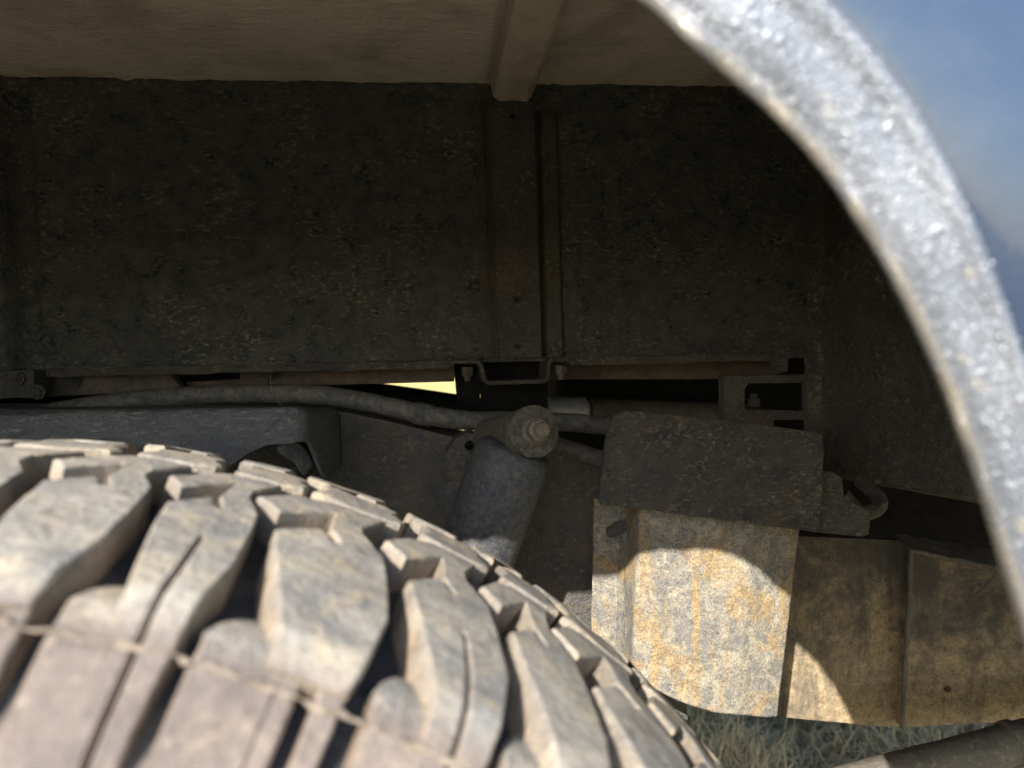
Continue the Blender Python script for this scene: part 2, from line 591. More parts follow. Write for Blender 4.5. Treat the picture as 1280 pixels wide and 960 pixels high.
for k in range(52000):
    if k < 36000:
        x, y = rg.uniform(.2, 1.6), rg.uniform(.9, 3.0)
    else:
        x, y = rg.uniform(-1.6, 2.6), rg.uniform(-.6, 5.)
    cl = noise.noise(Vector((x*5, y*5, 0)))
    h = rg.uniform(.02, .05)*(1+.7*cl)
    if rg.random() < .45:
        h *= .45
    t = min(1, max(0, .5+.7*noise.noise(Vector((x*3+7, y*3, 2)))+rg.uniform(-.35, .45)))
    blade(x, y, h, rg.uniform(.0012, .003), h*rg.uniform(.5, 2.6), rg.uniform(0, 6.283), t, -.012)
tf = at(930, 948, 1.45)
for k in range(260):
    blade(tf.x+rg.gauss(0, .04), tf.y+rg.gauss(0, .05), rg.uniform(.03, .075), rg.uniform(.001, .002), rg.uniform(.01, .08), rg.uniform(0, 6.283), 1.0, 0.)
me = bpy.data.meshes.new('grass')
me.from_pydata(verts, [], faces)
a = me.attributes.new('tone', 'FLOAT', 'POINT')
a.data.foreach_set('value', tones)
o = finish('grass', me, gr.m, None)
tag(o, 'matted grey-green grass with dry straw in the shade under the vehicle', 'grass', None, 'stuff')

# ------------------------------------------------------------------ the vehicle
VEH = bpy.data.objects.new('off_road_vehicle', None)
C.objects.link(VEH)
tag(VEH, 'mud-dusted off-road vehicle seen into its open wheel arch, with blue-grey bodywork and knobbly tyre', 'vehicle')

YW = .72
XR = .3605
ZC = at(610, 105, YW).z            # ceiling height
ZB = at(600, 453, YW).z            # lower edge of the inner wall
XL = -.62


def smooth(a, b, x):
    t = min(1, max(0, (x-a)/(b-a)))
    return t*t*(3-2*t)


xg0, xg1 = at(18, 300, YW).x, at(46, 300, YW).x


def wall_fn(a, b):
    x = XL+(XR+.02-XL)*a
    z = ZB+(ZC-ZB)*b
    p = Vector((x, YW, z))
    edge = smooth(.03, .0, ZC-z)*1.0 + smooth(.04, 0, abs(x-xg1))*.6
    q = Vector((x*55, 0, z*130))
    wr = abs(noise.noise(q+Vector((0, 0, 3*noise.noise(p*30)))))
    d = -.0011*(1-wr)**3 - (.0045*edge)*max(0, (1-2.2*wr))**1.2*(noise.noise(p*40)+.5)
    d += .0016*noise.noise(p*9)
    # the folded groove at the left
    d += .007*smooth(xg0-.003, xg0+.003, x)*smooth(xg1+.004, xg1-.002, x) - .012*smooth(xg0, xg0-.006, x)
    # shallow steps beside the wall rib
    return Vector((x, YW+d, z))


sheet('wheelhouse_wall', wall_fn, 400, 130, MT['panel'], VEH, 'black wrinkled stone-guard coated inner wall of the wheel arch', .0015, -1., 60, True)


def ceil_fn(a, b):
    x = XL+(XR+.02-XL)*a
    y = .205+(YW+.004-.205)*b
    p = Vector((x, y, ZC))
    e = smooth(.035, 0, YW-y)
    d = .0009*noise.noise(p*22) - .003*e*max(0, noise.noise(Vector((x*60, y*120, 0)))) - .0016*noise.noise(p*6)
    return Vector((x, y, ZC+d))


sheet('wheelhouse_ceiling', ceil_fn, 260, 140, MT['ceiling'], VEH, 'brown dusty underside of the wheel arch roof', .0015, 1., 60)

# lumpy sealant along the joint between wall and ceiling
def sealant(x0, x1, seed, name='seam_sealant'):
    bm = bmesh.new()
    n = int((x1-x0)/.0022)
    rows = []
    for i in range(n+1):
        x = x0+(x1-x0)*i/n
        q = Vector((x*70, seed, 0))
        w = .0032+.0035*abs(noise.noise(q))+.002*noise.noise(q*2.7)
        dz = .004*noise.noise(Vector((x*38, seed+5, 0)))+.002*noise.noise(Vector((x*130, seed+9, 0)))
        prof = [(0.0, .004), (-w*.9, .002), (-w*1.2, -w*.5), (-w*.7, -w*1.7+dz), (.001, -w*2.1+dz-.002)]
        rows.append([bm.verts.new((x, YW+a_, ZC-.002+b_)) for a_, b_ in prof])
    for p, q in zip(rows, rows[1:]):
        for k in range(len(p)-1):
            bm.faces.new((p[k], q[k], q[k+1], p[k+1]))
    return from_bm(name, bm, MT['seal'], VEH, None, 50)


xr0, xr1 = at(612, 130, YW).x, at(668, 300, YW).x
sealant(XL, xr0-.002, 1.)
sealant(xr1+.004, XR, 4.)

# stiffening rib under the roof, and its continuation down the wall
zr = at(640, 125, YW-.02).z
rx0, rx1 = at(618, 125, YW-.02).x, at(664, 125, YW-.02).x


def crib(a, b):
    y = .21+(YW-.016-.21)*b
    prof = [(rx0-.010, ZC+.001), (rx0-.0035, ZC-.0015), (rx0-.001, zr+.004), (rx0+.004, zr), (rx1-.004, zr), (rx1+.001, zr+.004), (rx1+.0035, ZC-.0015), (rx1+.010, ZC+.001)]
    t = a*(len(prof)-1)
    i = min(int(t), len(prof)-2)
    f = t-i
    x = prof[i][0]*(1-f)+prof[i+1][0]*f
    z = prof[i][1]*(1-f)+prof[i+1][1]*f
    p = Vector((x, y, z))
    return p+Vector((0, 0, .0012*noise.noise(p*60)+.0008*noise.noise(p*150)))


sheet('roof_rib', crib, 42, 160, MT['ceilrib'], VEH, 'brown channel rib running under the arch roof', .0015, 1., 40)

zt = zr+.001
rb = [(xr0, zt), (xr1-.001, zt), (xr1+.003, ZB+.004), (xr0+.003, ZB+.004)]
yr = YW-.014
holes = []
for u, v, r in ((641, 145, .0028), (646, 375, .0026), (647, 433, .0026)):
    p = at(u, v, yr)
    holes.append((p.x, p.z, r))
rib = plate('wall_rib', [Vector((x, yr, z)) for x, z in rb], .0025, MT['rib'], VEH, 'dark upright channel rib with small round holes', holes, .006, .0009, 70)
# flanks of the rib
for sx, name in ((0, 'rib_flank'), (1, 'rib_flank')):
    xa = (xr0, xr1-.001)[sx]
    s = (-1, 1)[sx]

    def fl(a, b, xa=xa, s=s):
        z = zt+(ZB+.004-zt)*b
        x = xa+.003*b
        prof = [(0, yr+.0008), (s*.003, yr+.006), (s*.005, YW-.002), (s*.012, YW-.004), (s*.015, YW+.001)] if s < 0 else \
               [(0, yr+.0008), (.002, yr+.007), (.006, YW-.0005), (.009, YW-.006), (.020, YW-.007), (.0225, YW-.004), (.0245, YW+.001)]
        t = a*(len(prof)-1)
        i = min(int(t), len(prof)-2)
        f = t-i
        p = Vector((x+prof[i][0]*(1-f)+prof[i+1][0]*f, prof[i][1]*(1-f)+prof[i+1][1]*f, z))
        fade = smooth(.0, .06, b) if s > 0 else 1
        p.y = YW+(p.y-YW)*(.25+.75*fade) if p.y > yr+.002 else p.y
        return p+Vector((.0007*noise.noise(p*80), .0010*noise.noise(p*60), 0))
    sheet(name, fl, 30, 110, MT['rib'], rib, None, .0012, 1. if s < 0 else -1., 40)

# lower flange of the inner wall, lumpy with coating
def lump_strip(name, x0, x1, y0, y1, z0, z1, mat, label=None, amp=.0015, parent=None, tilt=0.):
    bm = bmesh.new()
    add_box(bm, x0, x1, y0, y1, z0, z1)
    n = max(2, int((x1-x0)/.006))
    for k in range(1, n):
        bmesh.ops.bisect_plane(bm, geom=bm.verts[:]+bm.edges[:]+bm.faces[:], plane_co=(x0+(x1-x0)*k/n, 0, 0), plane_no=(1, 0, 0))
    zm = (z0+z1)/2
    bmesh.ops.bisect_plane(bm, geom=bm.verts[:]+bm.edges[:]+bm.faces[:], plane_co=(0, 0, zm), plane_no=(0, 0, 1))
    for v in bm.verts:
        p = v.co.copy()
        v.co.z += amp*noise.noise(p*55)+tilt*(p.x-x0)
        v.co.y += amp*noise.noise(p*48+Vector((9, 0, 0)))
    return from_bm(name, bm, mat, parent or VEH, label, 50)


xh0, xh1 = at(563, 460, .70).x, at(716, 460, .70).x
lump_strip('wall_flange', at(62, 460, .71).x, xh0, .703, .7195, ZB-.004, ZB+.003, MT['rib'], 'lumpy lower flange of the arch wall')
lump_strip('wall_flange', xh1, at(968, 450, .71).x, .703, .7195, ZB-.004, ZB+.003, MT['rib'])
zl = at(30, 497, .70)
lump_strip('corner_flange', XL, at(50, 480, .70).x, .690, .716, at(30, 497, .70).z, at(30, 463, .70).z, MT['rib'], 'lumpy coated flange at the lower corner of the arch wall', .003)
for u, v in ((22, 473), (48, 490)):
    hexbolt('corner_bolt', at(u, v, .689), .0042, .004, VEH, MT['rib'])
# coated bolt boss above the corner
bm = bmesh.new()
add_lathe(bm, at(66, 426, .722), Vector((0, -1, 0)), [(0, .014), (.004, .013), (.007, .010), (.0075, .0065), (.004, .0055), (.004, .003), (.009, .0026)], 30, .002)
from_bm('coated_boss', bm, MT['panel'], VEH, 'round boss smothered in wrinkled coating', 45)
bm = bmesh.new()
add_lathe(bm, at(4, 446, .712), Vector((0, -1, 0)), [(0, .009), (.004, .008), (.005, .005), (.003, .004)], 24, .0015)
from_bm('coated_boss', bm, MT['panel'], VEH, None, 45)

# hat-shaped bracket below the rib
zt2 = at(600, 462, .69).z
hat_px = [(563, 457), (567, 452), (598, 452), (602, 458), (606, 476), (612, 479), (680, 477), (685, 473), (686, 456), (690, 450), (712, 449), (716, 455)]


def hat(a, b):
    t = a*(len(hat_px)-1)
    i = min(int(t), len(hat_px)-2)
    f = t-i
    u = hat_px[i][0]*(1-f)+hat_px[i+1][0]*f
    v = hat_px[i][1]*(1-f)+hat_px[i+1][1]*f
    p = at(u, v, .690)
    p.y += .05*b
    return p+Vector((.0006*noise.noise(p*120), 0, .0009*noise.noise(p*90)))


ht = sheet('hat_bracket', hat, 66, 10, MT['rib'], VEH, 'hat-shaped sheet bracket bolted under the wall rib', .0035, 0., 40)
for u, v in ((584, 463), (701, 461)):
    p = at(u, v, .700)
    hexbolt('bolt', p+Vector((0, 0, .003)), .0055, .008, ht, MT['sill'], Vector((0, 0, -1)), False)

# end wall of the wheel arch
ZE = at(1040, 592, .70).z


def endw(a, b):
    y = .735-(.735-.23)*a
    z0 = ZE+.016*(.70-y)/.21
    z = z0+(ZC-z0)*b
    p = Vector((XR, y, z))
    q = Vector((0, y*75, z*95))
    wr = abs(noise.noise(q))
    d = .0014*(1-wr)**3+.002*noise.noise(p*9)
    return Vector((XR-d, y, z))


sheet('wheelhouse_end_wall', endw, 150, 110, MT['endwall'], VEH, 'dusty black end wall closing the arch beside the flare', .0015, 1., 60)
# rolled edge down the corner, where end wall and inner wall meet
lump = []
bm = bmesh.new()
rows = []
for i in range(90):
    z = ZE+(ZC-ZE)*i/89
    q = Vector((5, 3, z*60))
    w = .010+.002*noise.noise(q)
    rows.append([bm.verts.new(Vector((XR-w*1.0, YW+.004, z))), bm.verts.new((XR-w*.9, YW-.006-.002*noise.noise(q*2), z)), bm.verts.new((XR-.003, YW-.016+.002*noise.noise(q*2.3), z)), bm.verts.new((XR+.001, YW-.022, z))])
for p, q in zip(rows, rows[1:]):
    for k in range(3):
        bm.faces.new((p[k], p[k+1], q[k+1], q[k]))
from_bm('corner_seam', bm, MT['endwall'], VEH, None, 50)
tube('end_wall_lip', [Vector((XR-.001, y, ZE+.016*(.70-y)/.21)) for y in (.71, .6, .5, .4, .3, .25)], .0016, MT['sill'], VEH, 'thin bare lower lip of the end wall', 10, 6, .0004)


box('side_light_block', XR+.004, 2.2, .225, YW+.02, ZE+.03, ZC, MT['shade_black'], VEH, None, .003)  # unseen boxes added on either side to shut out sky light
box('side_light_block', -2.2, XL-.006, .225, YW+.02, ZE+.03, ZC, MT['shade_black'], VEH, None, .003)
# far end wall of the arch on the other side of the tyre (out of the picture, closes the arch)
box('wheelhouse_end_wall', XL-.004, XL, .21, YW+.01, ZE, ZC+.004, MT['endwall'], VEH, None, 0)

# ---- sill and mounts behind the lower edge
def qbox(name, pts, y0, y1, mat, label=None, jit=.0005, parent=None, holes=()):
    return plate(name, [at(u, v, y0) for u, v in pts], y1-y0, mat, parent or VEH, label, holes, .012, jit, 60)


qbox('body_sill', [(330, 452), (568, 444), (568, 477), (500, 479), (330, 483), (238, 484), (232, 478), (300, 474), (300, 462)], .76, .79, MT['sill'], 'rust-brown sill edge showing below the arch wall')
qbox('sill_bracket', [(50, 468), (210, 464), (228, 487), (60, 496)], .735, .75, MT['sill'], 'brown sheet bracket with slanted end below the wall')
hexbolt('sill_bolt', at(330, 466, .745), .005, .006, VEH, MT['rib'])
hexbolt('sill_bolt', at(92, 477, .732), .004, .004, VEH, MT['rib'])
qbox('body_mount', [(566, 450), (600, 450), (602, 476), (598, 516), (573, 516), (570, 480)], .77, .80, MT['shade_black'], 'dark upright body mount')
qbox('body_sill', [(566, 440), (720, 438), (900, 436), (972, 434), (972, 470), (880, 474), (715, 474), (600, 482)], .775, .80, MT['sill'], 'dark rusty sill edge right of the bracket', .0015)
qbox('hollow_shade_sheet', [(603, 450), (684, 448), (685, 520), (600, 520)], .762, .772, MT['shade_black'], 'added black sheet standing in for the dark hollow under the wall rib')  # black sheet added for the shade inside the hat bracket's hollow
# framed opening at the right, beside the end wall
opening = VEH
fr = qbox('box_bracket', [(905, 470), (1022, 468), (1024, 478), (936, 479), (931, 486), (931, 512), (1018, 514), (1022, 524), (905, 526)], .745, .76, MT['rail'], 'open box bracket in the corner by the end wall', .001)
qbox('bracket_end', [(1008, 476), (1024, 476), (1024, 526), (1008, 526)], .742, .752, MT['rail'], None, .001, fr)
qbox('wall_notch_edge', [(968, 446), (980, 440), (1020, 438), (1022, 446), (985, 448), (984, 464), (970, 468)], .715, .724, MT['panel'], None, .0015)
hexbolt('bracket_bolt', at(942, 508, .765), .006, .008, VEH, MT['rail'], Vector((0, 0, 1)), False)

# ---- underbody that closes off the light
box('floor_pan', -2.2, 2.2, YW+.03, 2.35, ZB+.01, ZB+.05, MT['shade_black'], VEH, 'black floor pan above the chassis', .004)
box('far_chassis_rail', -2.0, -.12, 1.55, 1.63, GZ-.17, GZ-.03, MT['shade_black'], VEH, None, .004)
box('far_chassis_rail', .22, 2.0, 1.55, 1.63, GZ-.22, GZ-.03, MT['shade_black'], VEH, None, .004)
box('gap_blocker', .15, 1.25, .95, 1.40, GZ-.30, GZ-.0, MT['shade_black'], VEH, 'black block added behind the plates to keep the gaps dark', .03)  # block added so the gaps between the plates stay black
box('transfer_box', -1.3, -.10, .92, 1.3, GZ-.26, GZ-.055, MT['shade_black'], VEH, None, .03)
# sloping dark brace in the slot and the pale lit end of a drum beyond
tube('slanted_link', [at(430, 485, .95), at(520, 497.5, .95), at(600, 509, .95)], .0118, MT['shade_black'], VEH, 'black slanting link in the gap under the sill', 16, 6)
lathe('drum_lit_end', at(683, 512, .90), Vector((1, .18, -.07)), [(0, .012), (.002, .015), (.022, .0165), (.024, .0160), (.026, .0165), (.045, .0165), (.05, .01)], MT['tank'], VEH, 'pale grey lit end of a drum glimpsed behind the damper', 32)  # light on this end of the drum put into the pale colour

tube('drum_dim_part', [at(u, v, .93) for u, v in ((738, 514), (800, 516), (880, 519), (960, 524))], .0165, MT['sill'], VEH, 'dull brown dim part of the drum behind the flap top', 20, 6, .0008)  # rest of the same drum, its shade put into the brown

# ------------------------------------------------------------------ chassis rail
rail_px = [(-260, 512), (100, 512), (300, 510), (398, 512), (440, 517), (500, 530), (560, 545), (620, 556), (700, 566), (760, 578), (830, 600), (860, 900), (700, 900), (560, 900), (-260, 900)]
rail = plate('chassis_rail', [at(u, v, .66) for u, v in rail_px], .07, MT['rail'], VEH, 'dirty black chassis rail behind the damper', (), .008, .0012, 30)

# box-like bump bracket on the rail, at the left
bx0, bx1 = at(-250, 523, .535).x, at(346, 512, .535).x
zf = at(345, 515, .535).z
zback = at(398, 513, .658).z
path = [(bx0+(bx1-bx0)*k/60, .535) for k in range(61)]
path += [(bx1+.016*math.sin(t*math.pi/20), .535+.016*(1-math.cos(t*math.pi/20))) for t in range(1, 11)]
path += [(bx1+.016+.008*k/12, .551+.106*k/12) for k in range(1, 13)]
zleft = at(0, 523, .535).z


def b_top(k):
    x, y = path[k]
    if k <= 60:
        return zleft+(zf-zleft)*smooth(bx0+.2, bx1, x)
    return zf+(zback-zf)*(y-.535)/.12


def b_bot(k):
    x, y = path[k]
    if k <= 60:
        u = -250+596*k/60
        return at(u, 604-50*smooth(225, 346, u), .535).z
    return at(352, 554, .535).z-.034*smooth(.540, .60, y)


def b_skin(a, b):
    k = round(a*(len(path)-1))
    x, y = path[k]
    p = Vector((x, y, b_top(k)+(b_bot(k)-b_top(k))*b))
    r = smooth(.16, 0, b)
    p += Vector((0, .006*r*r, 0)) if k <= 66 else Vector((-.006*r*r, 0, 0))
    d = .0013*noise.noise(p*70)+.0022*noise.noise(p*22)+.0008*noise.noise(p*180)
    return p+Vector((-d*.5, d, d*.4))


bs = sheet('bump_bracket', b_skin, len(path)-1, 26, MT['bracket'], VEH, 'grey pressed-steel bracket on the rail above the tyre', .003, -1., 50)


def b_lid(a, b):
    k = round(a*(len(path)-1))
    x, y = path[k]
    p = Vector((x, y, b_top(k)))+(Vector((0, .006, 0)) if k <= 66 else Vector((-.006, 0, 0)))
    q = Vector((min(x, bx1+.012), .659, zback+.0005))
    r = p.lerp(q, b)
    return r+Vector((0, 0, .0012*noise.noise(r*60)))


sheet('bracket_top', b_lid, len(path)-1, 12, MT['bracket'], bs, None, .003, -1., 50)


def curl(a, b):
    p = at(356+30*b, 552+32*b+2*math.sin(b*8), .545+.035*b)
    w = .0055*(1-.3*b)
    q = p+Vector((w*(a-.5)*1.6, .010*(a-.5)-.004*math.sin(a*3.1), .007*(a-.5)))
    return q+Vector((0, .001*noise.noise(q*120), .001*noise.noise(q*130)))


sheet('torn_lip', curl, 8, 20, MT['bracket'], bs, 'pale curled lip at the bracket corner', .0025, 0., 60)
box('bracket_core', at(180, 560, .58).x, at(372, 560, .60).x, .60, .655, at(200, 640, .6).z, at(300, 545, .6).z, MT['rail'], bs, None, .004)

# ------------------------------------------------------------------ hoses
hz = [at(u, v, y) for u, v, y in ((40, 520, .70), (110, 508, .70), (180, 499, .70), (250, 494, .70), (330, 492, .69), (400, 494, .68), (460, 503, .672), (530, 518, .665), (590, 526, .665), (650, 526, .672), (720, 529, .672), (800, 536, .68))]
hs = tube('hose', hz, .0082, MT['rubber'], VEH, 'black rubber hose lying along the rail', 20, 8, .0005)
ck = [at(u, v, y) for u, v, y in ((518, 515.5, .665), (526, 517.5, .665), (534, 519, .665), (540, 520, .665))]
tube('hose_clamp', ck, .0096, MT['rubber'], hs, 'clamp band round the hose', 20, 3)
tube('brake_pipe', [at(u, v, y) for u, v, y in ((660, 548, .67), (700, 558, .665), (740, 570, .655), (790, 585, .64))], .0075, MT['rubber'], VEH, 'short grey pipe leading behind the flap', 18, 6, .0004)
tube('cobweb_strand', [at(338, 470, .69), at(340, 490, .66), at(350, 505, .60), at(354, 510, .56)], .00022, MT['tank'], VEH, 'single hair-thin strand hanging at the sill', 6, 6)

# ------------------------------------------------------------------ shock absorber
top = at(642, 566, .570)
low = at(560, 790, .580)
ax = (low-top)
SH = lathe('shock_absorber', top, ax, [(-.006, .0137), (-.005, .0225), (-.002, .0264), (.002, .0280), (.007, .0287), (.09, .0289), (.30, .0289)], MT['shock'], VEH, 'blue-black telescopic damper with dusty shell', 56, .0004)
bc = at(668, 539, .540)
axb = Vector((-.27, 1, -.17)).normalized()
lathe('damper_eye', bc+axb*.004, axb, [(0, .0150), (.003, .0172), (.010, .0176), (.0125, .0150), (.016, .0160), (.040, .0162), (.085, .0170)], MT['dark_rubber'], SH, 'rubber bushed eye of the damper', 44, .0012)
lathe('washer', bc-axb*.0005, axb, [(0, .0165), (.0006, .0183), (.0030, .0188), (.005, .0180)], MT['dark_rubber'], SH, 'large dished washer on the damper eye', 44, .0011)
lathe('nut_collar', bc-axb*.0035, axb, [(0, .0088), (.001, .0098), (.004, .0102)], MT['steel'], SH, None, 32, .0003)
bmn = bmesh.new()
add_lathe(bmn, bc-axb*.0115, axb, [(0, .0072), (.0012, .0084), (.009, .0084)], 6)
add_lathe(bmn, bc-axb*.0165, axb, [(0, .0045), (.0012, .0055), (.009, .0055)], 20, .0003)
from_bm('nut', bmn, MT['steel'], SH, 'corroded nut and stud end on the damper eye', 30)
# mounting bracket
mp = [(558, 566), (570, 548), (585, 541), (602, 545), (612, 556), (618, 580), (600, 602), (580, 612), (566, 604), (558, 588)]
h = at(587, 557, .63)
mb = plate('damper_bracket', [at(u, v, .63) for u, v in mp], .028, MT['rail'], VEH, 'bolted bracket plate beside the damper eye', [(h.x, h.z, .0042)], .005, .0009, 60)
hexbolt('bracket_bolt', at(577, 577, .63), .0065, .005, mb, MT['rail'])
tube('bracket_pin', [at(596, 560, .628), at(590, 568, .622), at(588, 576, .622)], .0022, MT['rail'], mb, None, 10, 5)
# torn scrap of black paint on the rail beside the damper
sb = [at(u, v, .655) for u, v in ((548, 610), (575, 596), (590, 600), (580, 660), (560, 662), (552, 640))]
plate('paint_scrap', sb, .003, MT['shock'], rail, 'patch of blue-black paint on the rail', (), .006, .001, 60)

# ------------------------------------------------------------------ flap, plates, box
fo = [(752, 590), (757, 560), (764, 530), (771, 519), (782, 514), (850, 519), (940, 530), (1022, 541), (1028, 545), (1029, 552), (1028, 600), (1026, 640), (1021, 665), (960, 658), (880, 647), (800, 636), (752, 632), (749, 625)]
fl_ = plate('rubber_flap', [at(u, v, .552-.004*((u-890)/140)) for u, v in fo], .007, MT['flap'], VEH, 'crumbly dirt-caked rubber flap bolted over the lit plate', (), .0032, .0030, 85)
to = [(1016, 590), (1040, 590), (1052, 598), (1055, 624), (1085, 638), (1088, 645), (1086, 668), (1078, 671), (1016, 665)]
plate('flap_tab', [at(u, v, .562) for u, v in to], .006, MT['flap'], fl_, None, (), .006, .001, 60)
tube('hook_pipe', [at(1052, 618, .60), at(1075, 640, .60), at(1096, 636, .60), at(1098, 622, .61), at(1075, 600, .63)], .006, MT['endwall'], VEH, 'dark hooked pipe end behind the flap', 14, 6, .0004)


cols = [(700, .662), (738, .640), (742, .630), (776, .626), (786, .615), (800, .588), (812, .583), (870, .579), (930, .580), (950, .584), (984, .590)]


def mud(a, b):
    t = a*(len(cols)-3)+2
    i = min(int(t), len(cols)-2)
    f = t-i
    u = cols[i][0]*(1-f)+cols[i+1][0]*f
    y = cols[i][1]*(1-f)+cols[i+1][1]*f
    vt = 622
    k = (u-742)/(984-742)
    vb = 800+93*math.sin(min(1, k*1.12)*math.pi/2)**.8 if k > 0 else 800
    v = vt+(vb-vt)*b
    u2_ = u + k*(16-32*b) - (1-k)*3*b
    p = at(u2_, v, y)
    d = .0006*noise.noise(p*90)+.0009*noise.noise(p*28)
    return p+Vector((0, d, .001*noise.noise(p*60)*(b > .98)))


mud_o = sheet('mud_plate', mud, 150, 110, MT['plate'], VEH, 'ochre-speckled grey plate with a bright sunlit patch under the flap', .0035, -1., 40)
# clip near its top left corner and a rivet lower down
bm = bmesh.new()
c0 = at(768, 662, .618)
for s in (0, 1):
    add_lathe(bm, c0+Vector((-.006+.006*s, 0, -.002+.003*s)), Vector((.85, -.25, .30)), [(0, .0035), (.001, .0045), (.013, .0045), (.014, .0034)], 12, .0005)
from_bm('clip', bm, MT['rail'], mud_o, 'stubby slotted clip on the plate corner', 40)
lathe('rivet', at(753, 768, .6295), Vector((0, -1, 0)), [(0, .004), (.001, .0038), (.002, .002)], MT['deep'], mud_o, None, 18)
sealp = [(700, 640), (748, 640), (748, 820), (700, 820)]

dp = [(742, 660), (1040, 672), (1132, 676), (1138, 690), (1131, 800), (1128, 908), (1080, 906), (975, 896), (900, 884), (840, 872), (742, 850)]


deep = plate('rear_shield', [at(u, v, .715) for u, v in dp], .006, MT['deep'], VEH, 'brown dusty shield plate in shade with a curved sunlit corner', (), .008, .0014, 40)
bxp = [(1138, 686, .700), (1200, 698, .685), (1285, 716, .665), (1330, 724, .655), (1330, 905, .66), (1240, 904, .675), (1128, 910, .700)]
hh = at(1183, 860, .69)
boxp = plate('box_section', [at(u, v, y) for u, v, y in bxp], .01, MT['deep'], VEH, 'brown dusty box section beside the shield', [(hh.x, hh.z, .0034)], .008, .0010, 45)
# folded edge with pale dust, top flange, wire
ed = [at(1139, 686, .698), at(1136, 760, .698), at(1131, 840, .698), at(1128, 910, .698)]
tube('folded_edge', ed, .0022, MT['tube'], boxp, 'dust-pale folded edge of the box', 12, 8, .0009)
fl2 = [(1122, 667, .735), (1136, 664, .745), (1200, 674, .735), (1300, 694, .715), (1300, 718, .665), (1200, 699, .685), (1140, 687, .700)]
bm = bmesh.new()
a0, a1 = [at(1120, 668, .725), at(1200, 681, .715), at(1320, 702, .70)], [at(1138, 689, .696), at(1200, 702, .681), at(1320, 727, .655)]


def flg(a, b):
    k = a*2
    i = min(int(k), 1)
    f = k-i
    p = a0[i].lerp(a0[i+1], f).lerp(a1[i].lerp(a1[i+1], f), b)
    return p+Vector((0, 0, .0012*noise.noise(p*90)))


bm.free()
sheet('top_flange', flg, 60, 12, MT['tube'], boxp, 'dusty top flange of the box', .004, 0., 50)
tube('wire', [at(1244, 706, .664), at(1246, 716, .668), at(1232, 733, .672), at(1214, 748, .675)], .0011, MT['tube'], boxp, 'thin dusty wire', 8, 6)
# trailing tube, lower right
tp0, tp1 = at(980, 1004, .570), at(1272, 928, .585)
lathe('link_tube', tp0, tp1-tp0, [(-.25, .0158)]+[(k*.02, .0158) for k in range(20)], MT['tube'], VEH, 'dusty round link tube at the lower right', 40, .0005)
lathe('link_collar', tp1-(tp1-tp0).normalized()*.010, tp1-tp0, [(0, .0160), (.002, .0178), (.009, .0180), (.011, .0162)], MT['tube'], VEH, 'rusty collar round the link tube', 40, .0006)

# ------------------------------------------------------------------ body side and flare
YA = .200
inner_px = [(800, 0), (850, 42), (905, 92), (955, 134), (1000, 180), (1042, 232), (1080, 290), (1118, 355), (1150, 420), (1177, 480), (1200, 540), (1226, 612), (1250, 690), (1280, 790)]
right = [at(u, v, YA) for u, v in inner_px]
ztop = GZ+.1045
X0 = -.192
pts = [Vector((X0, YA, ztop)), Vector((-.12, YA, ztop)), Vector((-.06, YA, ztop)), Vector((-.02, YA, ztop)), Vector((.012, YA, ztop-.002)), Vector((.034, YA, ztop-.0075))]+right
last, prev = right[-1], right[-3]
d = (last-prev).normalized()
for k in range(1, 4):
    d2 = (d+Vector((-.02*k, 0, -.06*k))).normalized()
    pts.append(pts[-1]+d2*.07)
half = catmull(pts, 6)
mirror = [Vector((2*X0-p.x, p.y, p.z)) for p in half[:0:-1]]
arch = mirror+half
# smooth the polyline
for _ in range(3):
    arch = [arch[0]]+[(arch[i-1]+arch[i]*2+arch[i+1])/4 for i in range(1, len(arch)-1)]+[arch[-1]]
# resample evenly
res = [arch[0]]
acc = 0
for p, q in zip(arch, arch[1:]):
    seg = (q-p).length
    while acc+seg >= .0035:
        t = (.0035-acc)/seg
        p = p.lerp(q, t)
        seg = (q-p).length
        res.append(p.copy())
        acc = 0
    acc += seg
arch = res
nrm = []
for i in range(len(arch)):
    t = arch[min(i+2, len(arch)-1)]-arch[max(i-2, 0)]
    t.normalize()
    nrm.append(Vector((-t.z, 0, t.x)))
for _ in range(6):
    nrm = [nrm[0]]+[(nrm[i-1]+nrm[i]+nrm[i+1]).normalized() for i in range(1, len(nrm)-1)]+[nrm[-1]]


def sweep(name, prof, mat, label, lump=0., parent=VEH, sub=4, lip=0., scatter=None):
    """prof: (outward offset, Y) pairs"""
    pr = catmull([Vector((a, b, 0)) for a, b in prof], sub)
    bm = bmesh.new()
    rows = []
    lips = []
    for i, (p, n) in enumerate(zip(arch, nrm)):
        row = []
        for j, q in enumerate(pr):
            w = p+n*q.x*(1-.40*smooth(GZ+.090, GZ-.04, p.z) if q.x < .036 else 1-.40*smooth(GZ+.090, GZ-.04, p.z)*smooth(.2, .036, q.x))
            w = Vector((w.x, q.y, w.z))
            if lump:
                e = lump*(noise.noise(w*140)*.55+noise.noise(w*320)*.45)+lump*1.6*noise.noise(w*36)*.6
                if lip and q.x < .004:
                    e += lip*max(0, noise.noise(w*75)-.05)
                    w = w-n*e*1.0
                w = w+Vector((0, -e, 0))
            row.append(bm.verts.new(w))
            lips.append(smooth(.0050, .0028, q.x) if q.y > .18 else 0.)
            if scatter is not None and .0045 < q.x < .0275 and q.y < .199:
                scatter.append(w.copy())
        rows.append(row)
    for p, q in zip(rows, rows[1:]):
        for k in range(len(p)-1):
            bm.faces.new((p[k], p[k+1], q[k+1], q[k]))
    ob = from_bm(name, bm, mat, parent, label, 60)
    at_ = ob.data.attributes.new('lip', 'FLOAT', 'POINT')
    at_.data.foreach_set('value', lips)
    return ob


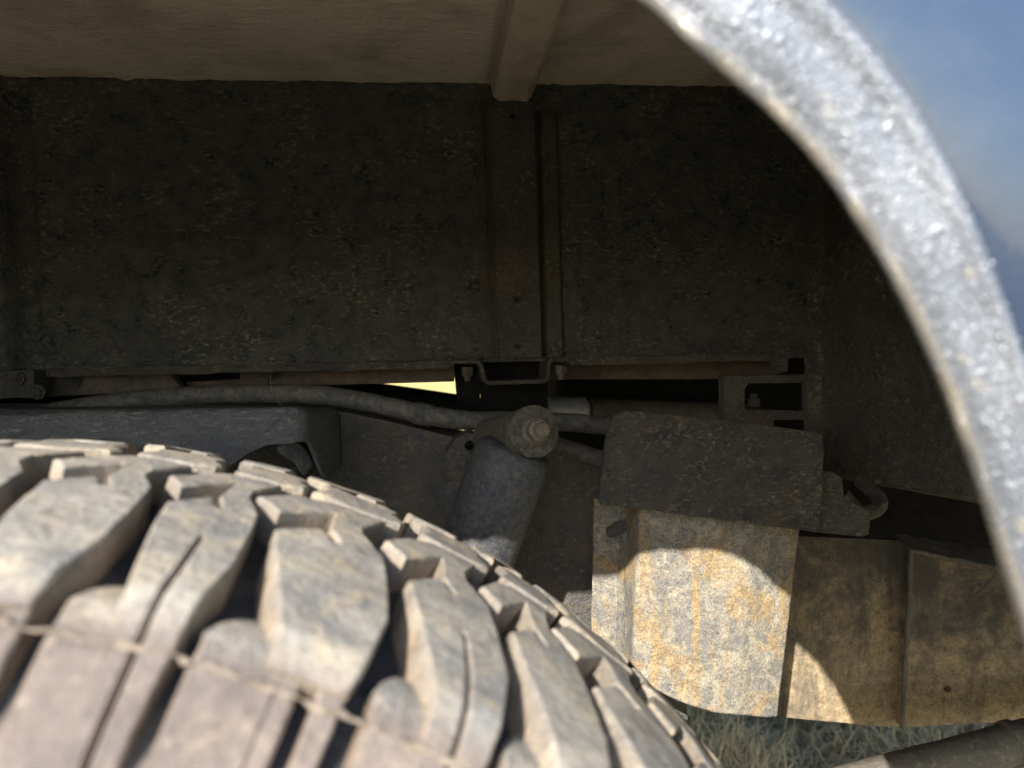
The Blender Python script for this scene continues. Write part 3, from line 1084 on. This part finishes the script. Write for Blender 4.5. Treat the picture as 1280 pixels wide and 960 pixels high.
GRIT = []
FLARE = sweep('wheel_arch_flare', [(.055, .240), (.025, .222), (.010, .210), (.0025, .2045), (0, .2005), (.0006, .1985), (.0022, .1975), (.0036, .1980), (.0052, .1972), (.009, .1952), (.0140, .1940), (.0180, .1932), (.0205, .1924), (.0232, .1910), (.0258, .1903), (.0280, .1908), (.0294, .1930), (.0303, .1968), (.0325, .2010)], MT['flare'], 'gritty stone-chipped silver-grey flare round the wheel arch', .00010, VEH, 4, .0022, GRIT)
# glossy grit stuck in the paint of the flare
gv, gf = [], []
rgr = random.Random(11)
for k in range(5200):
    c = rgr.choice(GRIT)+Vector((rgr.uniform(-.001, .001), 0, rgr.uniform(-.001, .001)))
    r = .00018+.00042*rgr.random()**2.5
    b0 = len(gv)
    gv.append(c+Vector((0, -r*.9, 0)))
    for lat, n_ in ((.55, 6), (1.0, 6)):
        for t_ in range(6):
            th = t_*math.pi/3+lat
            gv.append(c+Vector((r*lat*math.cos(th)*rgr.uniform(.8, 1.2), -r*(.62 if lat < .9 else -.4), r*lat*math.sin(th))))
    for t_ in range(6):
        u_ = (t_+1) % 6
        gf.append((b0, b0+1+t_, b0+1+u_))
        gf.append((b0+1+t_, b0+7+t_, b0+7+u_, b0+1+u_))
gme = bpy.data.meshes.new('paint_grit')
gme.from_pydata(gv, [], gf)
gmt = Mat('glinting_grit')
go_ = finish('paint_grit', gme, gmt.out((.62, .63, .65), .22, None, .7, .6), FLARE, 'fine glinting grit in the flare paint', 80)
go_['kind'] = 'stuff'
sweep('body_side', [(.031, .208), (.035, .2055), (.045, .2035), (.07, .2005), (.11, .1965), (.17, .193), (.26, .193), (.40, .199), (.60, .212), (.85, .235)], MT['body'], 'glossy dark blue-grey body side beyond the flare', 0., VEH, 5)
# return flange joining the flare to the arch roof
sweep('arch_return', [(.05, .238), (.055, .245), (.08, .25), (.19, .25)], MT['shade_black'], None, 0., VEH, 3)
box('body_roof', -1.6, 1.3, .23, 2.3, GZ+.80, GZ+.84, MT['body'], VEH, None, .01)

# ------------------------------------------------------------------ tyre
TX, TZ, TY = -.19186, GZ-.43598, .305
PROF = [(-.128, .262), (-.1345, .285), (-.136, .305), (-.1335, .328), (-.127, .350), (-.1185, .368), (-.1095, .3805), (-.1010, .3890), (-.092, .3935), (-.06, .3975), (0, .400)]
PROF = PROF+[(-a, b) for a, b in PROF[-2::-1]]
pc = catmull([Vector((a, b, 0)) for a, b in PROF], 10)
mid = min(range(len(pc)), key=lambda i: abs(pc[i].x))
arcs = [0.]
for p, q in zip(pc, pc[1:]):
    arcs.append(arcs[-1]+(q-p).length)
arcs = [a-arcs[mid] for a in arcs]        # s < 0 : near side


def prof_at(s):
    s = min(max(s, arcs[0]+1e-5), arcs[-1]-1e-5)
    lo, hi = 0, len(arcs)-1
    while hi-lo > 1:
        m = (lo+hi)//2
        if arcs[m] <= s:
            lo = m
        else:
            hi = m
    f = (s-arcs[lo])/(arcs[hi]-arcs[lo])
    p = pc[lo].lerp(pc[hi], f)
    a = pc[max(lo-3, 0)]
    b = pc[min(hi+3, len(pc)-1)]
    t = (b-a).normalized()
    return p, Vector((-t.y, t.x, 0))


def groove_depth(s):
    k = abs(s)
    return .0138*(1-smooth(.096, .150, k))+.0045*smooth(.096, .135, k)*(1-smooth(.150, .165, k))


def tyre_point(adeg, s, h):
    """point at angle a (clockwise from the top, seen from outside), profile arc s, height h above the tread surface"""
    p, n = prof_at(s)
    q = p+n*h
    a = math.radians(adeg)
    return Vector((q.y*math.sin(a), q.x, q.y*math.cos(a)))


def offset_poly(P, d):
    """P clockwise or not: positive d grows the polygon; d may be a list per vertex"""
    n = len(P)
    area = sum(P[i].x*P[(i+1) % n].y-P[(i+1) % n].x*P[i].y for i in range(n))
    sg = 1 if area > 0 else -1
    out = []
    for i in range(n):
        a, b, c = P[i-1], P[i], P[(i+1) % n]
        e1, e2 = (b-a).normalized(), (c-b).normalized()
        n1, n2 = Vector((e1.y, -e1.x))*sg, Vector((e2.y, -e2.x))*sg
        m = n1+n2
        if m.length < .3:
            m = n1
        k = 1/max(.45, m.normalized().dot(n1))
        dd = d[i] if hasattr(d, '__len__') else d
        out.append(b+m.normalized()*dd*k)
    return out


R0 = .399
D2M = math.radians(1)*R0          # one degree of tread in metres


def prism(bm, poly, hfun, bev=.0011, draft=None, wl=None, sl=None):
    """polygon in (degrees, s); solid from groove floor to height hfun(s), then mapped on the tyre"""
    P = [Vector((a*D2M, s)) for a, s in poly]
    top_in = offset_poly(P, -bev)
    bot = offset_poly(P, draft if draft is not None else .0007)
    t = bmesh.new()
    rings = []
    for ring, z in ((top_in, 1.), (P, .88), (bot, 0.)):
        rings.append([t.verts.new((p.x, p.y, z)) for p in ring])
    n = len(P)
    f = t.faces.new(rings[0])
    for a, b in zip(rings, rings[1:]):
        for i in range(n):
            t.faces.new((a[i], a[(i+1) % n], b[(i+1) % n], b[i]))
    bmesh.ops.triangulate(t, faces=[f])
    xs = [p.x for p in P]
    ys = [p.y for p in P]
    k = math.floor(min(xs)/.007)
    while k*.007 < max(xs):
        bmesh.ops.bisect_plane(t, geom=t.verts[:]+t.edges[:]+t.faces[:], plane_co=(k*.007, 0, 0), plane_no=(1, 0, 0))
        k += 1
    s = min(ys)+.004
    while s < max(ys):
        bmesh.ops.bisect_plane(t, geom=t.verts[:]+t.edges[:]+t.faces[:], plane_co=(0, s, 0), plane_no=(0, 1, 0))
        s += .0035 if abs(s) > .085 else .007
    base = len(bm.verts)
    vm = {}
    for v in t.verts:
        a, s, z = v.co.x/D2M, v.co.y, v.co.z
        hi = hfun(s)
        lo = -groove_depth(s)-.002
        h = hi+(lo-hi)*(1-z) if z >= .999 or z < .5 else hi-bev
        if z < .88 and z > 0.001:
            h = lo+(hi-bev-lo)*z/.88
        p = tyre_point(a, s, h)
        q = p*1.0
        p = p+q.normalized()*(.0007*noise.noise(q*60+Vector((wl or 0, 0, 0)))+.00035*noise.noise(q*190))
        nv = bm.verts.new(p)
        vm[v] = nv
        WALL[nv] = 0. if z > .93 else (.35 if z > .80 else 1.)
        SIDE[nv] = smooth(.098, .112, abs(s))
    for f in t.faces:
        bm.faces.new([vm[v] for v in f.verts])
    t.free()


def lug_mesh(name, build):
    global WALL, SIDE
    WALL, SIDE = {}, {}
    bm = bmesh.new()
    build(bm)
    bmesh.ops.recalc_face_normals(bm, faces=bm.faces)
    w = [WALL[v] for v in bm.verts]
    s = [SIDE[v] for v in bm.verts]
    me = bpy.data.meshes.new(name)
    bm.to_mesh(me)
    bm.free()
    for nm, dat in (('wall', w), ('side', s)):
        a = me.attributes.new(nm, 'FLOAT', 'POINT')
        a.data.foreach_set('value', dat)
    me.materials.append(MT['lug'])
    for p in me.polygons:
        p.use_smooth = True
    me.set_sharp_from_angle(angle=math.radians(38))
    return me


def Y2s(y):
    return y-TY


SB = -.160                          # lower end of the lugs on the sidewall


def near_lug(kind, k, seed):
    """k: pitch / 6 degrees; the block seen between shoulder and centre, with its notch, shoulder lug and sidewall lug"""
    def build(bm):
        P = [(-1.6, .303), (-.3, .323), (1.6, .332), (4.5, .333), (3.5, .309), (3.6, .298), (4.8, .281), (5.2, .262), (5.60, .232), (5.36, .214), (5.2, .203)]
        if kind == 0:
            P += [(5.05, .1965), (2.35, .1965)]
        else:
            P += [('s', 5.0, -.13), ('s', 4.95, SB), ('s', 3.86, SB), ('s', 3.80, -.11), (3.66, .222), (3.33, .2475), (3.18, .2475), (3.45, .222), ('s', 3.58, -.11), ('s', 3.58, SB), ('s', 2.45, SB), ('s', 2.4, -.13)]
        P += [(2.15, .207), (1.15, .235), (.5, .255), (.1, .270), (1.75, .2865), (2.55, .2765), (2.8, .278), (2.1, .290), (1.95, .315), (-.25, .291)]
        poly = []
        dr = []
        for q in P:
            if q[0] == 's':
                poly.append((q[1]*k, q[2]))
            else:
                poly.append((q[0]*k, Y2s(q[1])))
            left = q in ((2.15, .207), (1.15, .235), (.5, .255), (-1.6, .303), (2.35, .1965))
            dr.append(.0022 if left else .0005)
        prism(bm, poly, lambda s: -.0009*smooth(-.106, -.112, s), .0008, dr, seed)
        if kind == 0:
            Q = [(5.05, -.105), (5.0, -.13), (4.92, SB), (4.22, SB), (4.12, -.1075), (3.52, -.1075), (3.50, SB), (2.5, SB), (2.42, -.13), (2.4, -.105)]
            prism(bm, [(a*k, s) for a, s in Q], lambda s: -.0024, .0008, .0004, seed+3)
        # low ledge on the left flank of the lug, running down the sidewall
        L = [(1.75, -.074), (1.1, -.0775), (.5, -.0845), (.05, -.093), (-.12, -.1015), (-.02, -.107), (-.06, -.113), (-.02, -.150), (.1, -.158), (.5, -.160), (2.9, -.160), (2.9, -.10)]
        prism(bm, [(a*k, s) for a, s in L], lambda s: -.0078+.0060*smooth(-.088, -.116, s)-.0050*(1-smooth(-.074, -.092, s)), .0012, .0006, seed+5)
    return lug_mesh('shoulder_lug', build)


def far_centre(k, seed):
    def build(bm):
        P = [(-1.1, .346), (-.5, .339), (2.4, .3375), (3.9, .342), (4.2, .349), (3.4, .357), (3.7, .367), (2.9, .3725), (1.9, .3705), (1.7, .361), (.6, .358), (.5, .3715), (-.9, .369), (-.5, .357)]
        prism(bm, [(a*k, Y2s(s)) for a, s in P], lambda s: 0., .0009, .0006, seed)
    return lug_mesh('tread_block', build)


def far_lug(kind, k, seed):
    def build(bm):
        e = .150
        if kind:
            P = [(.4, Y2s(.3765)), (3.9, Y2s(.3785)), (4.3, Y2s(.388)), (4.5, e), (.2, e), (.1, Y2s(.39))]
        else:
            P = [(-.2, Y2s(.3775)), (1.2, Y2s(.3765)), (1.4, Y2s(.392)), (2.6, Y2s(.394)), (2.8, Y2s(.3775)), (4.0, Y2s(.3785)), (4.6, Y2s(.392)), (4.5, e), (0., e), (-.4, Y2s(.39))]
        prism(bm, [(a*k, s) for a, s in P], lambda s: 0., .0010, .0008, seed)
    return lug_mesh('far_shoulder_lug', build)


# carcass with the groove floor
bm = bmesh.new()
NS, NA = 96, 240
SIDEC = []
rows = []
for i in range(NA):
    row = []
    for j in range(NS+1):
        s = arcs[0]+(arcs[-1]-arcs[0])*j/NS
        g = groove_depth(s)
        p = tyre_point(360*i/NA, s, -g+.0006*noise.noise(Vector((i*.9, j*.5, 0))))
        row.append(bm.verts.new(p))
        SIDEC.append(smooth(.128, .155, abs(s)))
    rows.append(row)
for i in range(NA):
    p, q = rows[i], rows[(i+1) % NA]
    for j in range(NS):
        bm.faces.new((p[j], p[j+1], q[j+1], q[j]))
bmesh.ops.recalc_face_normals(bm, faces=bm.faces)
me = bpy.data.meshes.new('tyre')
bm.to_mesh(me)
bm.free()
a = me.attributes.new('side', 'FLOAT', 'POINT')
a.data.foreach_set('value', SIDEC)
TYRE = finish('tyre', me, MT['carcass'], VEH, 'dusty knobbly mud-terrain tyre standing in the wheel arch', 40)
TYRE.location = (TX, TY, TZ)

PITCH = [5.2, 7.0, 5.8]
near = [near_lug(i % 2, PITCH[i % 3]/6, i*11.3) for i in range(6)]
fcen = [far_centre(PITCH[i % 3]/6, 40+i*7.7) for i in range(3)]
flug = [far_lug(i % 2, PITCH[i % 3]/6, 80+i*5.1) for i in range(6)]
ang = 14.68                      # the sipe lug standing at this angle has index 1 (kind 1, short pitch is index 3)
idx = 3


def piece(name, me, adeg):
    o = bpy.data.objects.new(name, me)
    C.objects.link(o)
    o.parent = TYRE
    o.rotation_euler = (0, math.radians(adeg), 0)
    return o


for n in range(60):
    k = idx % 6
    piece('shoulder_lug', near[k], ang)
    piece('tread_block', fcen[k % 3], ang+1.6)
    piece('far_shoulder_lug', flug[k], ang-.4)
    ang += PITCH[k % 3]
    idx += 1

# mould flash: a thin wavy line of rubber round the shoulder
bm = bmesh.new()
rings = []
NF = 1100
for i in range(NF):
    adeg = 360*i/NF
    q = Vector((math.cos(math.radians(adeg))*30, math.sin(math.radians(adeg))*30, 0))
    s = -.1125+.0014*noise.noise(q*1.3)+.0013*noise.noise(q*4)
    r = max(.00005, .00023+.0006*noise.noise(q*2.1)+.0005*noise.noise(q*7))
    h = -.0007+.0004*noise.noise(q*2.2)-.0006*smooth(-.3, .3, noise.noise(q*.8))
    w = 2.2+1.4*noise.noise(q*2.6+Vector((3, 3, 3)))
    ring = []
    for k in range(6):
        th = k*math.pi/3
        ring.append(bm.verts.new(tyre_point(adeg, s+r*w*math.cos(th), h+r*math.sin(th))))
    rings.append(ring)
for i in range(NF):
    p, q = rings[i], rings[(i+1) % NF]
    for k in range(6):
        bm.faces.new((p[k], p[(k+1) % 6], q[(k+1) % 6], q[k]))
fm = plain('flash_rubber', (.165, .135, .105), .85, 0, .5, 200)
o = from_bm('mould_flash', bm, fm, TYRE, 'thin wavy mould line round the tyre shoulder', 60)
